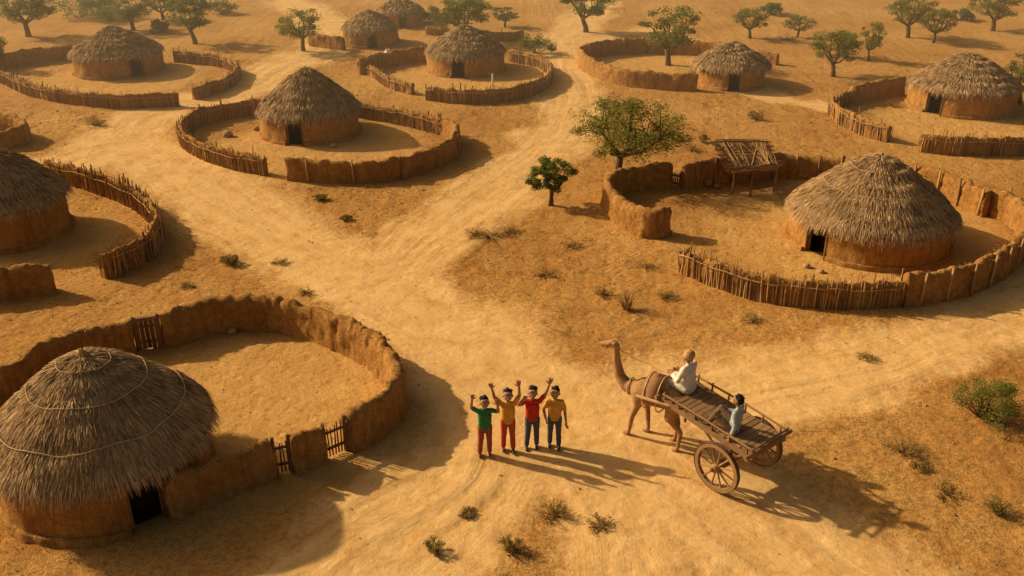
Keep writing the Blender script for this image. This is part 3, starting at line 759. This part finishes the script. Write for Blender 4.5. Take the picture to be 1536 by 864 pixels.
def kidJ(**o):
    J=dict(pelvis=(0,0,.71),chest=(0,0,.98),neck=(0,0,1.13),head=(0,-.015,1.265),shL=(-.135,0,1.07),shR=(.135,0,1.07),
     hipL=(-.07,0,.69),hipR=(.07,0,.69),knL=(-.085,-.02,.38),knR=(.085,-.02,.38),anL=(-.09,.01,.075),anR=(.09,.01,.075),
     elL=(-.2,.02,.84),wrL=(-.22,-.05,.64),elR=(.2,.02,.84),wrR=(.22,-.05,.64)); J.update(o); return J
green=cmat('green_shirt',(.035,.18,.075)); maroon=cmat('maroon_trousers',(.30,.065,.035)); yellow=cmat('yellow_shirt',(.66,.33,.06)); redp=cmat('red_shorts',(.48,.075,.03)); red=cmat('red_shirt',(.52,.04,.025)); jeans=cmat('blue_jeans',(.085,.10,.13)); yel2=cmat('mustard_shirt',(.64,.34,.065))
white=cmat('white_kurta',(.74,.68,.58)); bluesh=cmat('pale_blue_shirt',(.36,.41,.43)); turb=cmat('tan_turban',(.46,.27,.12)); dhoti=cmat('white_dhoti',(.66,.6,.5)); brownp=cmat('brown_trousers',(.16,.1,.06))
def gp(u,v):
    c=G(u,v); c.z=gz(c.x,c.y)+.01; return c
figure('waving_boy_in_green_shirt',gp(728,682),.1,kidJ(elL=(-.27,-.02,1.17),wrL=(-.25,-.06,1.39),elR=(.27,-.03,1.05),wrR=(.25,-.1,1.26),knL=(-.09,-.02,.38),anL=(-.11,0,.075)),green,maroon,.96,face=(.1,-1,.2),hk=1.06)
figure('waving_boy_in_yellow_shirt',gp(762,674),.05,kidJ(elL=(-.26,-.02,1.24),wrL=(-.31,-.05,1.46),elR=(.22,-.02,1.27),wrR=(.21,-.04,1.48),anR=(.1,-.06,.075)),yellow,redp,1.0,face=(0,-1,.25),hk=1.04)
figure('waving_boy_in_red_shirt',gp(798,669),0,kidJ(elL=(-.27,-.05,1.02),wrL=(-.18,-.13,1.2),elR=(.25,-.02,1.25),wrR=(.32,-.03,1.48),anL=(-.11,-.04,.075)),red,jeans,1.0,face=(-.1,-1,.22),hk=1.04)
figure('boy_in_mustard_shirt',gp(831,668),-.1,kidJ(elL=(-.23,.02,.86),wrL=(-.17,-.12,.72),elR=(.2,.03,.83),wrR=(.23,-.03,.62),anR=(.1,-.07,.075)),yel2,jeans,.98,face=(-.12,-1,.18),hk=1.04)
# ------------------------------------------------------------------ cart
ca=math.radians(130); A0=Vector((4.24,14.35,0)); A0.z=gz(A0.x,A0.y)+.01
cart=empty('camel_cart',A0,ca)
Mc=Matrix.Translation(A0)@Matrix.Rotation(ca,4,'Z')
bz=lambda x: .99+.095*(x+.5)
mb=MB(); WR=.5
for sy in (-1,1):
    yb=sy*.47
    box(mb,(.5,yb,bz(.5)-.03),(1.12,0,.106),(0,.04,0),(0,0,.05))
    for zz,rr_ in ((.17,.022),): tube(mb,[(-.58,sy*.5,bz(-.58)+zz),(.4,sy*.51,bz(.4)+zz),(1.5,sy*.5,bz(1.5)+zz-.05)],rr_,7,0,.15)
    for x in (-.5,-.1,.3,.7,1.1,1.45): tube(mb,[(x,sy*.485,bz(x)-.06),(x,sy*.5,bz(x)+.19)],[.02,.017],6)
    box(mb,(0,sy*.36,.72),(.09,0,0),(0,.05,0),(0,0,.24))
    tube(mb,[(0,sy*.4,.55),(.6,sy*.44,bz(.6)-.05)],[.025,.025],6); tube(mb,[(0,sy*.4,.55),(-.45,sy*.44,bz(-.45)-.05)],[.025,.025],6)
for x in (-.55,.0,.55,1.1,1.55): box(mb,(x,0,bz(x)-.06),(.035,0,0),(0,.55 if x<-.5 else .47,0),(0,0,.03))
tube(mb,[(-.6,-.68,bz(-.6)+.06),(-.6,.68,bz(-.6)+.06)],[.04,.04],8); tube(mb,[(-.62,-.55,bz(-.6)+.18),(-.62,.55,bz(-.6)+.18)],[.022,.022],8)
tube(mb,[(1.6,-.6,bz(1.6)+.02),(1.6,.6,bz(1.6)+.02)],[.035,.035],8)
mk('frame_and_rails',mb,M_cartwood,cart,False)
mb=MB(); x=-.54
while x<1.55:
    w=R.uniform(.045,.065); box(mb,(x+w,R.uniform(-.015,.015),bz(x+w)+.035+R.uniform(-.005,.008)),(w*.86,0,w*.08),(0,.46+R.uniform(-.02,.02),0),(0,0,.012)); x+=w*2
mk('deck_planks',mb,M_cartwood,cart,False)
mb=MB(); tube(mb,[(0,-.74,WR),(0,.74,WR)],[.035,.035],10); box(mb,(0,0,WR),(.06,0,0),(0,.5,0),(0,0,.06)); mk('axle',mb,M_wood,cart,False)
def ring(mb,yc,ro,ri,t,mi):
    n=40; vs=[];fs=[]
    for i in range(n):
        a=6.28318*i/n; ca_,sa=math.cos(a),math.sin(a)
        for r,y in ((ro,-t),(ro,t),(ri,t),(ri,-t)): vs.append((r*ca_,yc+y,WR+r*sa))
    for i in range(n):
        for k in range(4): fs.append((i*4+k,((i+1)%n)*4+k,((i+1)%n)*4+(k+1)%4,i*4+(k+1)%4))
    mb.add(vs,fs,mi)
for sy,nm in ((-1,'wheel_right'),(1,'wheel_left')):
    mb=MB(); yc=sy*.64
    ring(mb,yc,.488,.41,.035,0); ring(mb,yc,.5,.4885,.04,1)
    tube(mb,[(0,yc-.11,WR),(0,yc-.05,WR),(0,yc+.05,WR),(0,yc+.11,WR)],[.06,.085,.085,.06],14); tube(mb,[(0,yc+sy*.1,WR),(0,yc+sy*.15,WR)],[.035,.03],10,1)
    for i in range(12):
        a=6.28318*(i+.3)/12; d=Vector((math.cos(a),0,math.sin(a))); tube(mb,[Vector((0,yc,WR))+d*.06,Vector((0,yc,WR))+d*.25,Vector((0,yc,WR))+d*.43],[.021,.017,.019],7)
    mk(nm,mb,[M_cartwood,M_iron],cart,False)
# ------------------------------------------------------------------ camel
cma=math.radians(146); ck=.93
cam0=Vector((2.86,15.6,0)); cam0.z=gz(cam0.x,cam0.y)
camel=empty('camel',cam0,cma); camel.scale=(ck,ck,ck)
Mk=Matrix.Translation(cam0)@Matrix.Rotation(cma,4,'Z')@Matrix.Scale(ck,4)
C=[]
def c(a,r1,b_,r2,m_=0): C.append((Vector(a),r1,Vector(b_),r2,m_))
for s in (-1,1):
    c((-.42,s*.08,1.18),.215,(.3,s*.09,1.14),.25); c((-.5,s*.09,1.18),.17,(-.35,s*.08,1.22),.2)
    st=.10*s
    c((.36,s*.16,1.12),.155,(.34,s*.19,.9),.108); c((.34,s*.19,.9),.098,(.37+st,s*.175,.52),.06); c((.37+st,s*.175,.52),.064,(.37+st*1.5,s*.17,.12),.041); c((.37+st*1.5,s*.17,.13),.046,(.40+st*1.5,s*.17,.045),.055); c((.40+st*1.5,s*.17,.045),.06,(.47+st*1.5,s*.17,.035),.05)
    st=-.10*s
    c((-.48,s*.14,1.12),.185,(-.36+st*.5,s*.18,.82),.13); c((-.36+st*.5,s*.18,.82),.112,(-.56+st,s*.16,.5),.056); c((-.56+st,s*.16,.5),.058,(-.53+st,s*.155,.13),.039); c((-.53+st,s*.155,.13),.044,(-.50+st,s*.155,.045),.054); c((-.5+st,s*.155,.045),.058,(-.43+st,s*.155,.035),.048)
    c((1.06,s*.055,2.06),.022,(1.0,s*.085,2.13),.013,0)
    c((1.14,s*.055,2.05),.022,(1.15,s*.056,2.05),.022,1)
c((-.1,0,1.38),.20,(.08,0,1.36),.20); c((-.04,0,1.5),.13,(0,0,1.56),.085,1)
c((.38,0,1.08),.22,(.5,0,1.12),.19)
c((.5,0,1.14),.185,(.72,0,1.12),.145); c((.72,0,1.12),.145,(.9,0,1.3),.118); c((.9,0,1.3),.118,(1.0,0,1.65),.092); c((1.0,0,1.65),.092,(1.03,0,1.98),.075)
c((.93,0,1.22),.055,(1.08,0,1.6),.04,1)
c((1.03,0,2.0),.083,(1.12,0,2.03),.086); c((1.12,0,2.03),.082,(1.28,0,1.98),.06); c((1.28,0,1.98),.058,(1.37,0,1.95),.05); c((1.2,0,1.95),.053,(1.34,0,1.90),.036)
c((-.62,0,1.2),.035,(-.68,0,.95),.02); c((-.68,0,.95),.018,(-.68,0,.72),.03,1)
M_camel=simple('camel_coat',(.29,.155,.065),(.47,.275,.125),7,.9,0,None,.6,.02); M_cameld=simple('camel_dark_hair',(.14,.075,.035),(.24,.13,.06),20,.95)
blend('camel_body',C,[M_camel,M_cameld],.017,camel,4)
mb=MB()
for s in (-1,1):
    tube(mb,[(1.15,s*.088,2.045),(1.155,s*.097,2.045)],[.02,.014],8)
    tube(mb,[(1.365,s*.034,1.97),(1.385,s*.038,1.97)],[.01,.008],6)
mk('eyes_and_nostrils',mb,M_pup,camel)
mb=MB()
n=12; vs=[];fs=[]
for i in range(2):
    for k in range(n+1):
        a=math.pi*k/n; vs.append(((-.2 if i==0 else .2),math.cos(a)*.385,1.13+math.sin(a)*.49))
for k in range(n): fs.append((k,k+1,n+2+k,n+1+k))
mb.add(vs,fs); sp=mk('saddle_cloth',mb,cmat('saddle_cloth',(.30,.15,.07)),camel); so=sp.modifiers.new('s','SOLIDIFY'); so.thickness=.03
mb=MB()
for xx in (-.15,.15):
    tube(mb,[(xx,math.cos(6.283*k/24)*.39,1.12+math.sin(6.283*k/24)*(.50 if k<12 else .3)) for k in range(25)],.014,6)
tube(mb,[(1.24,math.cos(6.283*k/16)*.073,1.965+math.sin(6.283*k/16)*.079) for k in range(17)],.009,5)
tube(mb,[(.62,math.cos(6.283*k/16)*.185,1.14+math.sin(6.283*k/16)*.185) for k in range(17)],.014,5)
mk('harness',mb,M_rope,camel)
iv=Mc.inverted(); mb=MB()
for sy in (-1,1):
    p=iv@(Mk@Vector((.28,sy*.425,1.24))); m_=iv@(Mk@Vector((-.45,sy*.41,1.22))); st_=Vector((1.3,sy*.47,bz(1.3)-.03))
    tube(mb,[st_,m_.lerp(st_,.25),p],[.042,.038,.03],8)
mk('shafts',mb,M_cartwood,cart)
def path3(p):
    o=[]; 
    for a,b_ in zip(p,p[1:]):
        for k in range(5): q=a.lerp(b_,k/5); o.append(q-Vector((0,0,.06*math.sin(math.pi*k/5))))
    o.append(p[-1]); return o
def reins(man_hand):
    pts=[man_hand,Mk@Vector((.3,-.12,1.75)),Mk@Vector((1.0,-.1,1.9)),Mk@Vector((1.24,-.078,1.97))]
    mb=MB(); tube(mb,path3(pts),.006,5); mk('reins',mb,M_rope)
s1=Mc@Vector((1.34,-.06,bz(1.3)+.05)); yaw=ca+math.pi/2
figure('cart_driver_in_white_kurta',s1,yaw+.1,dict(pelvis=(0,0,.08),chest=(0,-.04,.42),neck=(0,-.05,.60),head=(0,-.07,.745),shL=(-.18,-.04,.53),shR=(.18,-.04,.53),
  hipL=(-.09,0,.09),hipR=(.09,0,.09),knL=(-.16,-.4,.13),knR=(.16,-.4,.13),anL=(-.17,-.50,-.2),anR=(.17,-.50,-.2),elL=(-.25,-.1,.3),wrL=(-.12,-.32,.3),elR=(.25,-.1,.3),wrR=(.12,-.32,.3)),white,dhoti,1.0,1.0,hat=turb,slv='long',loose=1.25,smile=False)
s2=Mc@Vector((.02,.2,bz(0)+.05))
figure('seated_passenger_in_blue_shirt',s2,yaw+.25,dict(pelvis=(0,0,.08),chest=(0,.03,.40),neck=(0,.03,.57),head=(0,0,.71),shL=(-.17,.03,.50),shR=(.17,.03,.50),
  hipL=(-.09,0,.09),hipR=(.09,0,.09),knL=(-.15,-.36,.33),knR=(.15,-.36,.33),anL=(-.12,-.5,.07),anR=(.12,-.5,.07),elL=(-.27,-.02,.28),wrL=(-.2,-.25,.3),elR=(.28,.1,.26),wrR=(.3,.05,.06)),bluesh,brownp,.95,1.0,slv='long',loose=1.08,smile=False)
reins(s1+Matrix.Rotation(yaw+.1,3,'Z')@Vector((.12,-.40,.31)))
# ------------------------------------------------------------------ dusty haze over the far fields
mb=MB(); box(mb,(0,215,4.0),(300,0,0),(0,185,0),(0,0,5.0)); hz=mk('dust_haze',mb,bpy.data.materials.new('dust_haze'),None,False)
hm=hz.data.materials[0]; hm.use_nodes=True; nt=hm.node_tree; nt.nodes.clear(); o_=nt.nodes.new('ShaderNodeOutputMaterial'); vs_=nt.nodes.new('ShaderNodeVolumeScatter')
vs_.inputs['Color'].default_value=(1,.84,.62,1); vs_.inputs['Density'].default_value=.0045; vs_.inputs['Anisotropy'].default_value=.2; nt.links.new(vs_.outputs[0],o_.inputs['Volume'])
# ------------------------------------------------------------------ light and camera
w=bpy.data.worlds.new('World'); scene.world=w; w.use_nodes=True; nt=w.node_tree
sky=nt.nodes.new('ShaderNodeTexSky'); sky.sky_type='NISHITA'; sky.sun_disc=False
el=math.radians(29); sx,sy_=-.925,.38
sky.sun_elevation=el; sky.sun_rotation=math.atan2(sx,sy_); sky.dust_density=5.0; sky.air_density=.8
bg=nt.nodes['Background']; nt.links.new(mix(nt,1.0,sky.outputs[0],(1.0,.78,.50),'MULTIPLY'),bg.inputs[0]); bg.inputs[1].default_value=.10
l=bpy.data.lights.new('sun','SUN'); l.energy=5.0; l.angle=math.radians(1.0); l.color=(1,.79,.48)
so=bpy.data.objects.new('sun',l); COL.objects.link(so)
dv=Vector((sx*math.cos(el),sy_*math.cos(el),math.sin(el))); so.rotation_euler=dv.to_track_quat('Z','Y').to_euler(); so.location=(-20,10,20)
cd=bpy.data.cameras.new('camera'); co_=bpy.data.objects.new('camera',cd); COL.objects.link(co_)
cd.sensor_width=36; cd.lens=36*F/1536; cd.clip_end=3000; co_.location=(0,0,H); co_.rotation_euler=(math.pi/2-P,0,0)
scene.camera=co_
scene.view_settings.view_transform='Standard'; scene.view_settings.look='None'; scene.view_settings.exposure=0
